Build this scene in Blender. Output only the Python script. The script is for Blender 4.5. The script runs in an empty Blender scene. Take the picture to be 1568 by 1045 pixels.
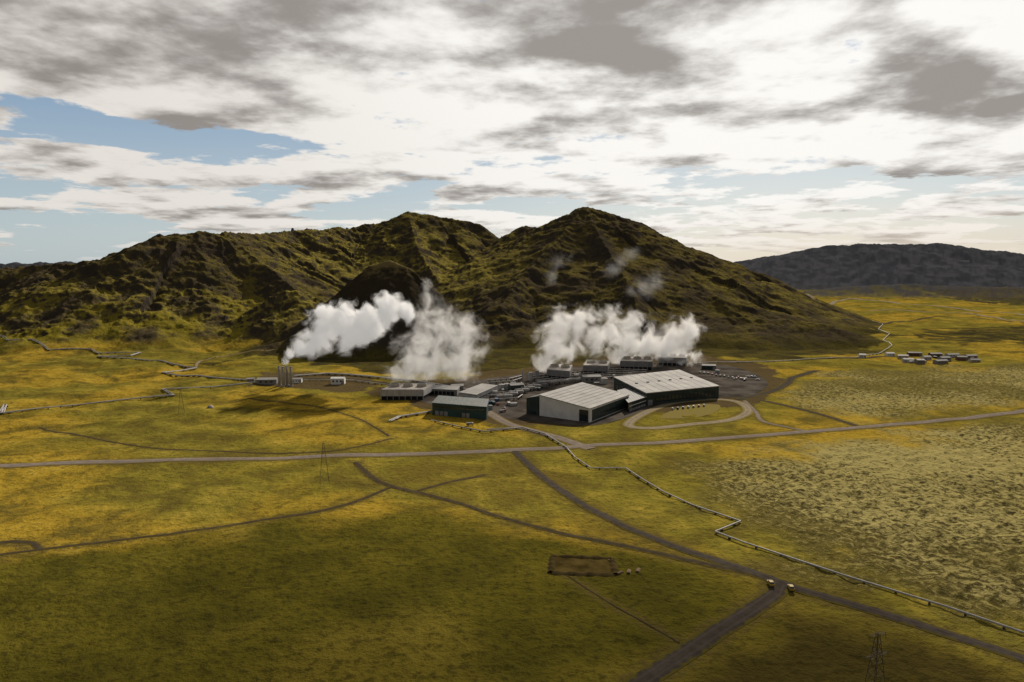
import bpy, math, random
import numpy as np
from mathutils import Vector
random.seed(4); rng=np.random.default_rng(4)
S=bpy.context.scene
# ---------------------------------------------------------------- camera / survey helpers
CH=120.0; F=1060.0; PITCH=math.radians(5.95); cP,sP=math.cos(PITCH),math.sin(PITCH)
def ray(px,py):
    u=(px-784)/F; v=-(py-522.5)/F
    return u, cP+v*sP, -sP+v*cP
def G(px,py,z=0.0):
    a,b,c=ray(px,py); t=(z-CH)/c
    return (a*t,b*t)
def P(px,py,D):
    a,b,c=ray(px,py); t=D/b
    return (a*t,D,CH+c*t)
# ---------------------------------------------------------------- numpy noise
def _h(ix,iy,s):
    n=(ix.astype(np.int64)*374761393+iy.astype(np.int64)*668265263+s*974711)&0xffffffff
    n=((n^(n>>13))*1274126177)&0xffffffff
    return ((n^(n>>16))&0xffff)/65535.0*2*np.pi
def pn(x,y,s=0):
    ix=np.floor(x); iy=np.floor(y); fx=x-ix; fy=y-iy
    def g(a,b):
        an=_h(ix+a,iy+b,s); return np.cos(an)*(fx-a)+np.sin(an)*(fy-b)
    ux=fx*fx*fx*(fx*(fx*6-15)+10); uy=fy*fy*fy*(fy*(fy*6-15)+10)
    return ((g(0,0)*(1-ux)+g(1,0)*ux)*(1-uy)+(g(0,1)*(1-ux)+g(1,1)*ux)*uy)*1.5
def fbm(x,y,o=5,s=0,gain=.5):
    r=np.zeros_like(x); a=1.0; t=0
    for i in range(o):
        r+=a*pn(x,y,s+i*7); t+=a; x=x*2.03+11.3; y=y*2.03-7.7; a*=gain
    return r/t
def rid(x,y,o=4,s=0):
    r=np.zeros_like(x); a=1.0; t=0
    for i in range(o):
        r+=a*(1-np.abs(pn(x,y,s+i*7))*1.6); t+=a; x=x*2.1+3.3; y=y*2.1-5.7; a*=.5
    return r/t
def sst(a,b,x):
    t=np.clip((x-a)/(b-a),0,1); return t*t*(3-2*t)
# ---------------------------------------------------------------- ridges (x,y,z) surveyed
def RL(pts): return [P(*p) for p in pts]
RIDGES=[ # pts, width factor, power, gully amplitude
 (RL([(-420,430,1500),(-250,425,1480),(-90,418,1450),(0,410,1450),(90,404,1430),(170,397,1400),(215,373,1400),(245,359,1400),(300,355,1430),(345,357,1480),(400,358,1600),(435,352,1700),(490,352,1800),(540,348,1900),(580,342,1950),(625,325,1950),(660,329,1950),(690,334,1950),(735,344,1950),(765,361,1950),(780,358,1930),(800,347,1850),(850,346,1800),(870,334,1720),(893,317,1680),(925,323,1680),(960,334,1670),(985,346,1660),(1020,371,1640),(1060,378,1620),(1100,394,1600),(1150,413,1580),(1190,440,1560),(1240,470,1500),(1290,490,1430)]),2.35,1.2,26),
 (RL([(245,359,1400),(190,400,1300),(130,430,1260)]),1.9,1.1,16),
 (RL([(345,357,1480),(400,400,1370),(450,440,1270),(500,470,1180)]),1.9,1.2,16),
 (RL([(625,326,1950),(640,380,1700),(670,430,1500)]),1.8,1.2,14),
 (RL([(540,348,1900),(500,400,1650),(470,440,1450)]),1.6,1.2,12),
 (RL([(893,318,1680),(850,372,1480),(800,420,1330),(765,470,1180)]),2.0,1.2,18),
 (RL([(893,318,1680),(930,380,1450),(960,430,1280),(980,480,1130)]),2.0,1.2,18),
 (RL([(1020,371,1640),(1050,420,1420),(1100,455,1280)]),2.0,1.2,16),
 (RL([(520,450,1060),(545,424,1070),(567,407,1080),(597,399,1085),(622,407,1080),(650,430,1060),(682,466,1030)]),1.2,1.0,7),
 (RL([(1080,489,1150),(1150,487,1150),(1240,492,1140),(1300,506,1110),(1335,522,1080)]),3.2,1.1,4),
 (RL([(740,500,1120),(800,490,1130),(900,485,1150),(1000,490,1140)]),2.8,1.2,6),
 (RL([(345,543,960),(400,528,980),(470,510,1010),(560,505,1040)]),2.8,1.2,4),
 (RL([(400,462,1150),(425,448,1160),(455,443,1170),(480,452,1180),(520,470,1150)]),1.8,1.2,8),
 (RL([(1120,418,5200),(1155,411,5000),(1200,395,5000),(1240,383,5000),(1270,376,5000),(1330,372,5000),(1390,374,5100),(1440,372,5100),(1480,379,5000),(1520,398,5000),(1600,397,5100),(1750,385,5200),(2000,400,5200)]),5.5,1.1,60),
 (RL([(1240,446,3000),(1300,438,3000),(1400,434,3000),(1480,438,2900),(1568,440,2800),(1750,440,2700)]),7.0,1.1,16),
 (RL([(-700,395,5200),(-300,398,5200),(0,402,5200),(100,400,5200),(250,404,5200)]),3.5,1.2,20),
 (RL([(1100,408,9000),(1500,404,9000),(2000,402,9000)]),8.,1.2,20),
]
def hills(x,y):
    out=np.zeros_like(x)
    wx=fbm(x/150,y/150,4,91)*30; wy=fbm(x/150,y/150,4,77)*30
    for k,(pts,W,pw,ga) in enumerate(RIDGES):
        best=np.zeros_like(x); bs=np.zeros_like(x); bd=np.zeros_like(x)
        s0=0.
        for (a,b) in zip(pts[:-1],pts[1:]):
            dx,dy=b[0]-a[0],b[1]-a[1]; L=math.hypot(dx,dy)
            maxw=max(a[2],b[2])*W*1.25
            m=(x>min(a[0],b[0])-maxw)&(x<max(a[0],b[0])+maxw)&(y>min(a[1],b[1])-maxw)&(y<max(a[1],b[1])+maxw)
            if not m.any(): s0+=L; continue
            xm,ym=x[m],y[m]
            t=np.clip(((xm-a[0])*dx+(ym-a[1])*dy)/(L*L),0,1)
            d=np.hypot(xm-a[0]-t*dx,ym-a[1]-t*dy)
            z=a[2]+(b[2]-a[2])*t
            ww=z*W
            dn=np.clip((d+ (wx[m])*np.clip(d/60,0,1))/ww,0,1)
            h=z*np.power(1-dn,pw)
            bm=best[m]; up=h>bm
            bm[up]=h[up]; best[m]=bm
            q=bs[m]; q[up]=(s0+t*L)[up]; bs[m]=q
            q=bd[m]; q[up]=d[up]; bd[m]=q
            s0+=L
        sel=best>0.01
        if sel.any():
            sc=3.0 if pts[0][1]>3000 else 1.0
            g=rid((bs[sel]+wx[sel]*.8)/(95*sc),bd[sel]/(420*sc)+wy[sel]/200,4,k*13)-.62
            env=np.clip(bd[sel]/(70*sc),0,1)*np.clip(best[sel]/60,0,1)
            best[sel]+=g*ga*env*1.15
        best=np.maximum(best,0)
        kk=9. if k!=8 else 4.
        hh=np.clip(.5+.5*(best-out)/kk,0,1)
        new=out*(1-hh)+best*hh+kk*hh*(1-hh)
        out=np.where((best>0)&(out>0),np.maximum(new,0),np.maximum(out,best))
    e=np.clip(out/35,0,1)
    rocky=sst(-.15,.2,fbm(x/260,y/260,3,61))+sst(-200,-450,x)*.9+sst(150,220,out)*.7
    out=out+e*(fbm(x/48,y/48,6,5,.56)*8+rocky*((rid(x/30,y/30,4,31)-.6)*4.5))
    return np.maximum(out,0)
def height(x,y):
    x=np.asarray(x,float); y=np.asarray(y,float); sh=x.shape
    x=np.atleast_1d(x).ravel(); y=np.atleast_1d(y).ravel()
    r=np.hypot(x,y)
    flat=1-np.exp(-(((x-90)/230)**2+((y-650)/170)**2)**2)
    z=fbm(x/210,y/210,4,3)*(3.0+5*sst(700,1400,r))*flat
    z+=fbm(x/45,y/45,3,9)*.9*flat
    left=sst(-100,-350,x)*sst(420,560,y)
    z+=left*(fbm(x/70,y/60,4,17)*6)
    m=r>650
    hh=np.zeros_like(x); 
    if m.any(): hh[m]=hills(x[m],y[m])
    z=z*(1-np.clip(hh/40,0,.8))+hh
    return z.reshape(sh)
def GT(px,py):
    a,b,c=ray(px,py)
    if py>575:
        x,y=G(px,py)
        for _ in range(3):
            z=float(height(np.array([x]),np.array([y]))[0]); x,y=G(px,py,z)
        return x,y,float(height(np.array([x]),np.array([y]))[0])
    Y=np.linspace(780,min(5000,1.15*G(px,py)[1]),110); t=Y/b; X=a*t; Zr=CH+c*t; H=height(X,Y); i=np.argmax(Zr<H)
    if Zr[i]>=H[i]: i=len(Y)-1
    j=max(i-1,0); d0=Zr[j]-H[j]; d1=H[i]-Zr[i]; f=d0/(d0+d1+1e-6) if i>j else 0; f=min(max(f,0),1)
    return float(X[j]+(X[i]-X[j])*f),float(Y[j]+(Y[i]-Y[j])*f),float(H[j]+(H[i]-H[j])*f)
# ---------------------------------------------------------------- material helpers
class NT:
    def __init__(s,tree): s.t=tree; s.n=tree.nodes; s.l=tree.links
    def new(s,ty,**kw):
        n=s.n.new(ty)
        for k,v in kw.items(): setattr(n,k,v)
        return n
    def put(s,sock,v):
        if isinstance(v,bpy.types.NodeSocket): s.l.new(v,sock)
        elif v is not None:
            if sock.type=='RGBA' and isinstance(v,(tuple,list)) and len(v)==3: v=(*v,1)
            sock.default_value=v
    def m(s,op,a,b=None,c=None,clamp=False):
        n=s.new('ShaderNodeMath',operation=op,use_clamp=clamp)
        s.put(n.inputs[0],a); 
        if b is not None: s.put(n.inputs[1],b)
        if c is not None: s.put(n.inputs[2],c)
        return n.outputs[0]
    def vm(s,op,a,b=None):
        n=s.new('ShaderNodeVectorMath',operation=op); s.put(n.inputs[0],a)
        if b is not None: s.put(n.inputs[1],b)
        return n.outputs['Value'] if op in('LENGTH','DISTANCE','DOT_PRODUCT') else n.outputs[0]
    def noise(s,vec,scale,detail=4,rough=.5,dist=0.):
        n=s.new('ShaderNodeTexNoise'); s.put(n.inputs['Vector'],vec); n.inputs['Scale'].default_value=scale
        n.inputs['Detail'].default_value=detail; n.inputs['Roughness'].default_value=rough; n.inputs['Distortion'].default_value=dist
        return n.outputs[0]
    def ss(s,x,a,b,lo=0.,hi=1.):
        n=s.new('ShaderNodeMapRange',interpolation_type='SMOOTHSTEP')
        s.put(n.inputs[0],x); n.inputs[1].default_value=a; n.inputs[2].default_value=b; n.inputs[3].default_value=lo; n.inputs[4].default_value=hi
        return n.outputs[0]
    def mix(s,f,a,b):
        n=s.new('ShaderNodeMix',data_type='RGBA'); s.put(n.inputs[0],f); s.put(n.inputs[6],a); s.put(n.inputs[7],b)
        return n.outputs[2]
    def comb(s,x,y,z):
        n=s.new('ShaderNodeCombineXYZ'); s.put(n.inputs[0],x); s.put(n.inputs[1],y); s.put(n.inputs[2],z); return n.outputs[0]
    def bump(s,h,st,dist):
        n=s.new('ShaderNodeBump'); n.inputs['Strength'].default_value=st; n.inputs['Distance'].default_value=dist; s.put(n.inputs['Height'],h); return n.outputs[0]
def newmat(name):
    m=bpy.data.materials.new(name); m.use_nodes=True; t=NT(m.node_tree); b=t.n['Principled BSDF']; return m,t,b
def simple(name,col,rough=.6,metal=0.,var=.25,scale=.4,ribs=None,spec=.2):
    m,t,b=newmat(name)
    g=t.new('ShaderNodeNewGeometry').outputs['Position']
    n=t.noise(g,scale,4,.6)
    c2=tuple(c*(1-var) for c in col); c1=tuple(min(1,c*(1+var*.6)) for c in col)
    col_=t.mix(t.ss(n,.3,.7),c2,c1)
    t.put(b.inputs['Base Color'],col_); b.inputs['Roughness'].default_value=rough; b.inputs['Metallic'].default_value=metal; b.inputs['Specular IOR Level'].default_value=spec
    if ribs:
        w=t.new('ShaderNodeTexWave'); w.inputs['Scale'].default_value=ribs; w.inputs['Distortion'].default_value=0
        t.put(w.inputs['Vector'],t.new('ShaderNodeNewGeometry').outputs['Position'])
        t.put(b.inputs['Normal'],t.bump(w.outputs[1],.5,.1))
    return m
M={}
M['white']=simple('white_cladding',(.70,.69,.66),.6,0,.12,.15,ribs=.8)
M['roof']=simple('pale_metal_roof',(.37,.355,.33),.8,0,.22,.06,ribs=.5,spec=.1)
M['dgreen']=simple('dark_green_cladding',(.035,.05,.042),.5,0,.3,.1,ribs=.8)
M['teal']=simple('teal_cladding',(.03,.065,.06),.45,0,.3,.1)
M['glass']=simple('window_glass',(.02,.03,.035),.08,0,.2,.3,spec=.5)
M['concrete']=simple('concrete',(.33,.30,.27),.85,0,.2,.3)
M['grey']=simple('grey_cladding',(.22,.215,.21),.7,0,.2,.2)
M['lgrey']=simple('light_grey_cladding',(.45,.44,.42),.7,0,.2,.2)
M['steel']=simple('galvanised_steel',(.4,.4,.39),.45,.4,.2,.5)
M['pipe']=simple('aluminium_pipe_cladding',(.36,.345,.32),.6,.0,.3,.3)
M['dsteel']=simple('weathered_steel',(.08,.065,.05),.7,.2,.3,.5)
M['dark']=simple('dark_opening',(.015,.015,.016),.8)
M['rubber']=simple('tyre_rubber',(.015,.015,.015),.8)
M['rust']=simple('rusty_red_cladding',(.16,.075,.05),.8,0,.3,.3)
M['blue']=simple('blue_paint',(.05,.10,.2),.5)
M['yellow']=simple('yellow_paint',(.38,.26,.03),.6)
M['red']=simple('red_paint',(.35,.04,.03),.5)
M['silver']=simple('silver_paint',(.30,.31,.32),.5,.1)
M['black']=simple('black_paint',(.02,.02,.022),.4)
M['wood']=simple('timber',(.2,.13,.07),.8)
M['cream']=simple('cream_cladding',(.42,.38,.31),.7)
M['soil']=simple('bare_soil',(.07,.05,.02),1,0,.4,.2,spec=0)
M['water']=simple('pond_mud',(.085,.06,.018),1,0,.5,.12,spec=0)
def roadmat(name,col,edge):
    m,t,b=newmat(name)
    g=t.new('ShaderNodeNewGeometry').outputs['Position']
    uv=t.new('ShaderNodeUVMap').outputs[0]; sep=t.new('ShaderNodeSeparateXYZ'); t.put(sep.inputs[0],uv)
    c=t.m('ABSOLUTE',t.m('SUBTRACT',sep.outputs[0],.5))
    n=t.noise(g,.25,5,.65); n3=t.noise(g,.03,3,.5)
    tr=t.ss(t.m('ABSOLUTE',t.m('SUBTRACT',c,.2)),.0,.1,1,0)
    base=t.mix(t.ss(n,.3,.7),tuple(x*.75 for x in col),tuple(x*1.2 for x in col))
    base=t.mix(t.m('MULTIPLY',t.ss(n3,.4,.6),.3),base,tuple(x*.65 for x in col))
    base=t.mix(t.m('MULTIPLY',tr,.4),base,tuple(x*1.5 for x in col))
    e=t.ss(t.m('ADD',c,t.m('MULTIPLY',t.m('SUBTRACT',n,.5),.7)),.30,.44)
    t.put(b.inputs['Base Color'],t.mix(e,base,edge)); b.inputs['Roughness'].default_value=1
    b.inputs['Specular IOR Level'].default_value=.0
    return m
M['asphalt']=roadmat('worn_asphalt',(.20,.165,.135),(.17,.13,.05))
M['gravel']=roadmat('dark_gravel',(.068,.056,.045),(.10,.08,.018))
M['track']=roadmat('gravel_track',(.064,.050,.030),(.11,.085,.018))
M['pgravel']=roadmat('pale_gravel',(.25,.205,.14),(.20,.16,.05))
M['yard']=simple('yard_asphalt',(.085,.073,.062),1,0,.5,.05,spec=0)
# ---------------------------------------------------------------- object helpers
def link(o,parent=None):
    S.collection.objects.link(o)
    if parent: o.parent=parent
    return o
def empty(name,loc=(0,0,0)):
    e=bpy.data.objects.new(name,None); e.empty_display_size=1; e.location=loc; return link(e)
class MB:
    def __init__(s): s.v=[]; s.f=[]
    def box(s,c,size,rot=0.,z0=None):
        cx,cy,cz=c; w,d,h=size
        if z0 is not None: cz=z0+h/2
        ca,sa=math.cos(rot),math.sin(rot); b=len(s.v)
        for k in(-.5,.5):
            for (i,j) in((-.5,-.5),(.5,-.5),(.5,.5),(-.5,.5)):
                x,y=i*w,j*d; s.v.append((cx+x*ca-y*sa,cy+x*sa+y*ca,cz+k*h))
        s.f+= [(b,b+3,b+2,b+1),(b+4,b+5,b+6,b+7),(b,b+1,b+5,b+4),(b+1,b+2,b+6,b+5),(b+2,b+3,b+7,b+6),(b+3,b,b+4,b+7)]
        return s
    def quadprism(s,bot,top,cap=True):
        b=len(s.v); n=len(bot); s.v+=list(bot)+list(top)
        for i in range(n): s.f.append((b+i,b+(i+1)%n,b+n+(i+1)%n,b+n+i))
        if cap: s.f.append(tuple(b+n+i for i in range(n))); s.f.append(tuple(b+n-1-i for i in range(n)))
        return s
    def cyl(s,a,b_,r,r2=None,n=10):
        a=Vector(a); b_=Vector(b_); r2=r if r2 is None else r2
        d=(b_-a).normalized(); u=d.orthogonal().normalized(); w=d.cross(u); b=len(s.v)
        for (p,rr) in((a,r),(b_,r2)):
            for i in range(n):
                t=2*math.pi*i/n; s.v.append(tuple(p+u*math.cos(t)*rr+w*math.sin(t)*rr))
        for i in range(n): s.f.append((b+i,b+(i+1)%n,b+n+(i+1)%n,b+n+i))
        s.f.append(tuple(b+n+i for i in range(n))); s.f.append(tuple(b+n-1-i for i in range(n)))
        return s
    def obj(s,name,mat,parent=None,smooth=False):
        me=bpy.data.meshes.new(name); me.from_pydata(s.v,[],s.f); me.materials.append(mat)
        if smooth: me.polygons.foreach_set('use_smooth',[True]*len(me.polygons))
        me.update(); o=bpy.data.objects.new(name,me); return link(o,parent)
def densify(pts,step,closed=False):
    out=[]; n=len(pts)
    for i in range(n-1 if not closed else n):
        if closed: p0,p1,p2,p3=[Vector(pts[(i+j)%n]) for j in(-1,0,1,2)]
        else:
            p1=Vector(pts[i]); p2=Vector(pts[i+1]); p0=Vector(pts[max(i-1,0)]); p3=Vector(pts[min(i+2,n-1)])
        k=max(1,int((p2-p1).length/step))
        for j in range(k):
            t=j/k
            out.append(.5*((2*p1)+(-p0+p2)*t+(2*p0-5*p1+4*p2-p3)*t*t+(-p0+3*p1-3*p2+p3)*t**3))
    out.append(Vector(pts[0]) if closed else Vector(pts[-1]))
    return out
ROADS=[]
def road(name,pix,width,mat,z=.25,closed=False,jit=.0):
    pts=[GT(*p)[:2] for p in pix]
    c=densify(pts,6.0,closed); ROADS.append(([(p.x,p.y) for p in c],width))
    n=len(c); K=5; X=np.zeros((n,K)); Y=np.zeros((n,K))
    for i in range(n):
        a=c[max(i-1,0)]; b=c[min(i+1,n-1)]
        if closed and i in(0,n-1): a=c[-2]; b=c[1]
        d=(b-a).normalized(); nx,ny=-d.y,d.x
        for k in range(K):
            w=width*(1+jit*math.sin(i*.7+k)*.5+jit*math.sin(i*.23)*.5)
            o=(k/(K-1)-.5)*w; X[i,k]=c[i].x+nx*o; Y[i,k]=c[i].y+ny*o
    Z=height(X,Y)+z
    Z[:,0]-=z*.7; Z[:,-1]-=z*.7
    v=[(X[i,k],Y[i,k],Z[i,k]) for i in range(n) for k in range(K)]
    f=[(i*K+k,(i+1)*K+k,(i+1)*K+k+1,i*K+k+1) for i in range(n-1) for k in range(K-1)]
    f=[q[::-1] for q in f]
    me=bpy.data.meshes.new(name); me.from_pydata(v,[],f); me.materials.append(mat)
    uvl=me.uv_layers.new(name='UVMap'); 
    vi=np.zeros(len(me.loops),dtype=np.int32); me.loops.foreach_get('vertex_index',vi)
    uv=np.stack([(vi%K)/(K-1),(vi//K)*1.0],1).astype(np.float32); uvl.data.foreach_set('uv',uv.ravel())
    me.polygons.foreach_set('use_smooth',[True]*len(me.polygons))
    me.update(); return link(bpy.data.objects.new(name,me))
road('road',[(-260,724),(-50,716),(0,714),(200,707),(400,703),(600,697),(780,690),(850,687),(900,683),(1000,679),(1100,672),(1230,662),(1350,652),(1450,643),(1568,630),(1750,610)],9,M['asphalt'],.40)
road('gravel_road',[(788,690),(805,708),(830,730),(880,765),(950,803),(1040,840),(1120,866),(1180,887),(1240,908),(1300,925),(1400,955),(1568,1010),(1750,1075)],6.2,M['gravel'],.34)
road('gravel_road',[(1196,890),(1188,908),(1150,935),(1080,980),(1020,1020),(960,1060),(850,1130)],8,M['gravel'],.30)
road('gravel_track',[(545,708),(575,735),(610,748),(680,765),(760,790),(850,815),(950,835),(1050,858),(1120,872),(1180,886)],4.2,M['track'],.26,jit=.3)
road('gravel_track',[(600,746),(560,763),(530,773),(480,785),(400,797),(300,812),(180,828),(60,842),(0,850),(-80,858)],2.8,M['track'],.22,jit=.4)
road('gravel_track',[(640,752),(690,738),(742,728)],3,M['track'],.20,jit=.4)
road('gravel_track',[(62,842),(50,832),(20,830),(0,832),(-60,838)],3.5,M['track'],.18,jit=.4)
road('access_road',[(745,630),(780,650),(830,664),(868,675),(905,688)],10,M['asphalt'],.36)
road('access_road',[(962,652),(985,634),(1030,618),(1090,612),(1130,616),(1146,630),(1120,643),(1060,650),(1000,656)],9,M['pgravel'],.32,closed=True)
road('access_road',[(1140,614),(1158,632),(1162,640),(1175,648),(1235,661)],4,M['asphalt'],.28)
road('access_road',[(1165,613),(1205,622),(1260,636),(1310,652)],5,M['gravel'],.28)
road('access_road',[(1130,612),(1180,600),(1205,588),(1215,578),(1250,568)],9,M['gravel'],.24)
road('field_track',[(60,655),(130,668),(200,682),(330,691),(450,694),(530,688),(600,672)],2.2,M['track'],.2,jit=.4)
road('field_track',[(380,610),(480,622),(545,640),(595,668)],1.8,M['track'],.18,jit=.4)
road('field_track',[(300,562),(310,552),(350,545),(420,535)],3,M['pgravel'],.2,jit=.4)
road('field_track',[(850,870),(920,915),(980,950),(1040,985)],.8,M['track'],.2,jit=.4)
road('highway',[(1240,456),(1290,460),(1400,467),(1568,483),(1750,505)],20,M['pgravel'],1.0)
road('highway',[(1330,476),(1400,477),(1480,480),(1568,492),(1700,508)],14,M['pgravel'],1.0)
road('gravel_track',[(1290,490),(1340,497),(1420,487),(1500,488),(1600,500)],8,M['gravel'],.6)
road('gravel_track',[(1060,556),(1200,553),(1310,549),(1370,546),(1450,548)],7,M['gravel'],.4)
road('access_road',[(380,590),(450,582),(540,580),(620,592),(680,610),(745,630)],6,M['gravel'],.3)
def yard(name,pix,z,mat):
    pts=[G(*p) for p in pix]; c=densify(pts,8,True)[:-1]
    cx=sum(p.x for p in c)/len(c); cy=sum(p.y for p in c)/len(c)
    rings=16; xs=[];ys=[]
    for k in range(1,rings+1):
        for p in c:
            t=k/rings; xs.append(cx+(p.x-cx)*t); ys.append(cy+(p.y-cy)*t)
    xs=[cx]+xs; ys=[cy]+ys; zz=height(np.array(xs),np.array(ys))+z
    n=len(c); f=[(0,1+i,1+(i+1)%n) for i in range(n)]
    for k in range(rings-1):
        for i in range(n):
            a=1+k*n+i; b=1+k*n+(i+1)%n; f.append((a,a+n,b+n,b))
    me=bpy.data.meshes.new(name); me.from_pydata(list(zip(xs,ys,zz)),[],f); me.materials.append(mat); me.update()
    return link(bpy.data.objects.new(name,me))
yard('plant_yard',[(600,604),(640,592),(700,586),(780,576),(830,568),(930,558),(1060,558),(1130,562),(1175,585),(1150,606),(1100,610),(1000,626),(960,640),(905,652),(830,648),(760,640),(700,636),(650,616)],.12,M['yard'])
yard('car_park',[(1010,640),(1050,622),(1100,620),(1095,632),(1060,640)],.16,M['pgravel'])

# ---------------------------------------------------------------- terrain sheet
def axis_az():
    a=list(np.linspace(-46,46,1200)); b=list(np.linspace(46,314,100))[1:-1]
    return np.radians(np.array(a+b))
az=axis_az()
rr=np.concatenate([[4,20,50,80,110],np.geomspace(135,1000,340),np.geomspace(1003,2400,330),np.geomspace(2415,15000,110)])
NR=len(rr); NA=len(az)
A,R=np.meshgrid(az,rr); X=R*np.sin(A); Y=R*np.cos(A); Z=height(X,Y)
inner=sst(100,135,R); Z*=inner
x=X.ravel(); y=Y.ravel()
def road_dist(x,y):
    D=np.full_like(x,1e4)
    for pts,w in ROADS:
        p=np.array(pts); m=(x>p[:,0].min()-40)&(x<p[:,0].max()+40)&(y>p[:,1].min()-40)&(y<p[:,1].max()+40)
        if not m.any(): continue
        xm,ym=x[m],y[m]; d=np.full_like(xm,1e4)
        for (a,b) in zip(p[:-1:2],list(p[2::2])+[p[-1]]):
            L2=((b-a)**2).sum()+1e-6; t=np.clip(((xm-a[0])*(b[0]-a[0])+(ym-a[1])*(b[1]-a[1]))/L2,0,1)
            d=np.minimum(d,np.hypot(xm-a[0]-t*(b[0]-a[0]),ym-a[1]-t*(b[1]-a[1]))-w/2)
        D[m]=np.minimum(D[m],d)
    return D
RD=road_dist(x,y)
def poly_mask(x,y,pix,soft,noise,seed):
    p=np.array([G(*q) for q in pix]); n=len(p); ins=np.zeros(len(x),bool); d=np.full(len(x),1e9)
    for i in range(n):
        a=p[i]; b=p[(i+1)%n]
        c=((a[1]>y)!=(b[1]>y)); 
        xi=(b[0]-a[0])*(y-a[1])/((b[1]-a[1]) if abs(b[1]-a[1])>1e-6 else 1e-6)+a[0]
        ins^=(c&(x<xi))
        L2=((b-a)**2).sum(); t=np.clip(((x-a[0])*(b[0]-a[0])+(y-a[1])*(b[1]-a[1]))/L2,0,1)
        d=np.minimum(d,np.hypot(x-a[0]-t*(b[0]-a[0]),y-a[1]-t*(b[1]-a[1])))
    sd=np.where(ins,d,-d)+fbm(x/60,y/60,5,seed)*noise
    return sst(-soft,soft,sd)
lava=poly_mask(x,y,[(1050,725),(1150,700),(1300,675),(1568,645),(1900,620),(2300,1000),(1700,1000),(1568,965),(1400,910),(1250,860),(1180,820),(1100,770)],45,70,1)
lava=np.maximum(lava,.85*poly_mask(x,y,[(1190,600),(1270,570),(1568,558),(1900,560),(1900,600),(1568,622),(1330,642),(1240,620)],40,60,2))
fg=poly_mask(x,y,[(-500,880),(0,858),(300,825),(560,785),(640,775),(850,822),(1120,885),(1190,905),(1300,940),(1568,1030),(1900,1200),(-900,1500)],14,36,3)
moor=poly_mask(x,y,[(330,556),(420,545),(600,575),(700,572),(830,562),(930,554),(1060,552),(1200,548),(1345,540),(1345,500),(1250,470),(1000,440),(500,440),(430,500)],25,60,8)
moor=np.maximum(moor,.7*poly_mask(x,y,[(1380,515),(1450,500),(1568,497),(1700,500),(1700,530),(1568,525),(1450,530)],40,120,12))
moor=np.maximum(moor,.95*poly_mask(x,y,[(1280,449),(1400,456),(1568,468),(1900,478),(1900,416),(1250,416)],120,200,14))
brown=poly_mask(x,y,[(1200,915),(1300,950),(1568,1040),(1900,1200),(900,1200),(1080,1000)],10,20,21)
brown=np.maximum(brown,.55*poly_mask(x,y,[(540,712),(780,700),(1000,790),(1100,850),(1000,835),(700,750),(600,735)],10,40,22))
dirt=poly_mask(x,y,[(560,600),(640,585),(700,578),(780,565),(930,548),(1060,545),(1160,556),(1210,585),(1170,618),(1000,632),(905,656),(830,655),(760,650),(640,622)],10,30,4)
dirt=np.maximum(dirt,.8*poly_mask(x,y,[(380,590),(400,570),(540,572),(600,590),(560,600),(440,598)],8,25,5))
def gb(px,py,D,rx,ry):
    p=P(px,py,D); return np.exp(-((x-p[0])/rx)**2-((y-p[1])/ry)**2)
sunlit_moss=np.clip(1.1*gb(640,390,1680,230,260)+1.1*gb(500,390,1600,120,200)+.6*gb(720,450,1450,120,200)+1.0*gb(300,480,1150,230,80)+1.1*gb(430,470,1140,90,60)+.5*gb(1150,470,1450,200,150)+.4*gb(60,480,1200,150,100),0,1)  # olive moss slopes, sunlit patches painted in as brighter colour
knob=np.clip(1.4*gb(600,440,1070,95,75),0,1)
H0=hills(x,y)
Zf=Z.ravel()
micro=sst(2,9,RD)*(1-dirt)
Zf=Zf+micro*inner.ravel()*(fbm(x/14,y/14,4,41)*.6+lava*(fbm(x/8,y/8,3,44)*2.2))*(H0<3)
me=bpy.data.meshes.new('ground')
nv=NR*NA
me.vertices.add(nv); me.vertices.foreach_set('co',np.stack([x,y,Zf],1).astype(np.float32).ravel())
I,J=np.meshgrid(np.arange(NR-1),np.arange(NA),indexing='ij'); J2=(J+1)%NA
q=np.stack([I*NA+J,(I)*NA+J2,(I+1)*NA+J2,(I+1)*NA+J],-1).reshape(-1,4)[:,::-1].astype(np.int32)
nf=len(q); me.loops.add(nf*4); me.polygons.add(nf)
me.loops.foreach_set('vertex_index',q.ravel()); me.polygons.foreach_set('loop_start',np.arange(0,nf*4,4,dtype=np.int32))
me.polygons.foreach_set('use_smooth',np.ones(nf,bool))
me.update(calc_edges=True)
def attr(name,arr):
    a=me.attributes.new(name,'FLOAT','POINT'); a.data.foreach_set('value',arr.astype(np.float32))
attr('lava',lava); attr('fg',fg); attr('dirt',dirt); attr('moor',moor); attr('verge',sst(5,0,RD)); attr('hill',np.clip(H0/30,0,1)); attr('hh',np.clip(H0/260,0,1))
attr('brown',brown); attr('sunlit_moss',sunlit_moss); attr('knob',knob)
attr('nL',fbm(x/170,y/170,6,201)*.75+.5); attr('hn',fbm(x/75,y/75,6,207,.6)*.6+.5)
ground=link(bpy.data.objects.new('ground',me))
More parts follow.
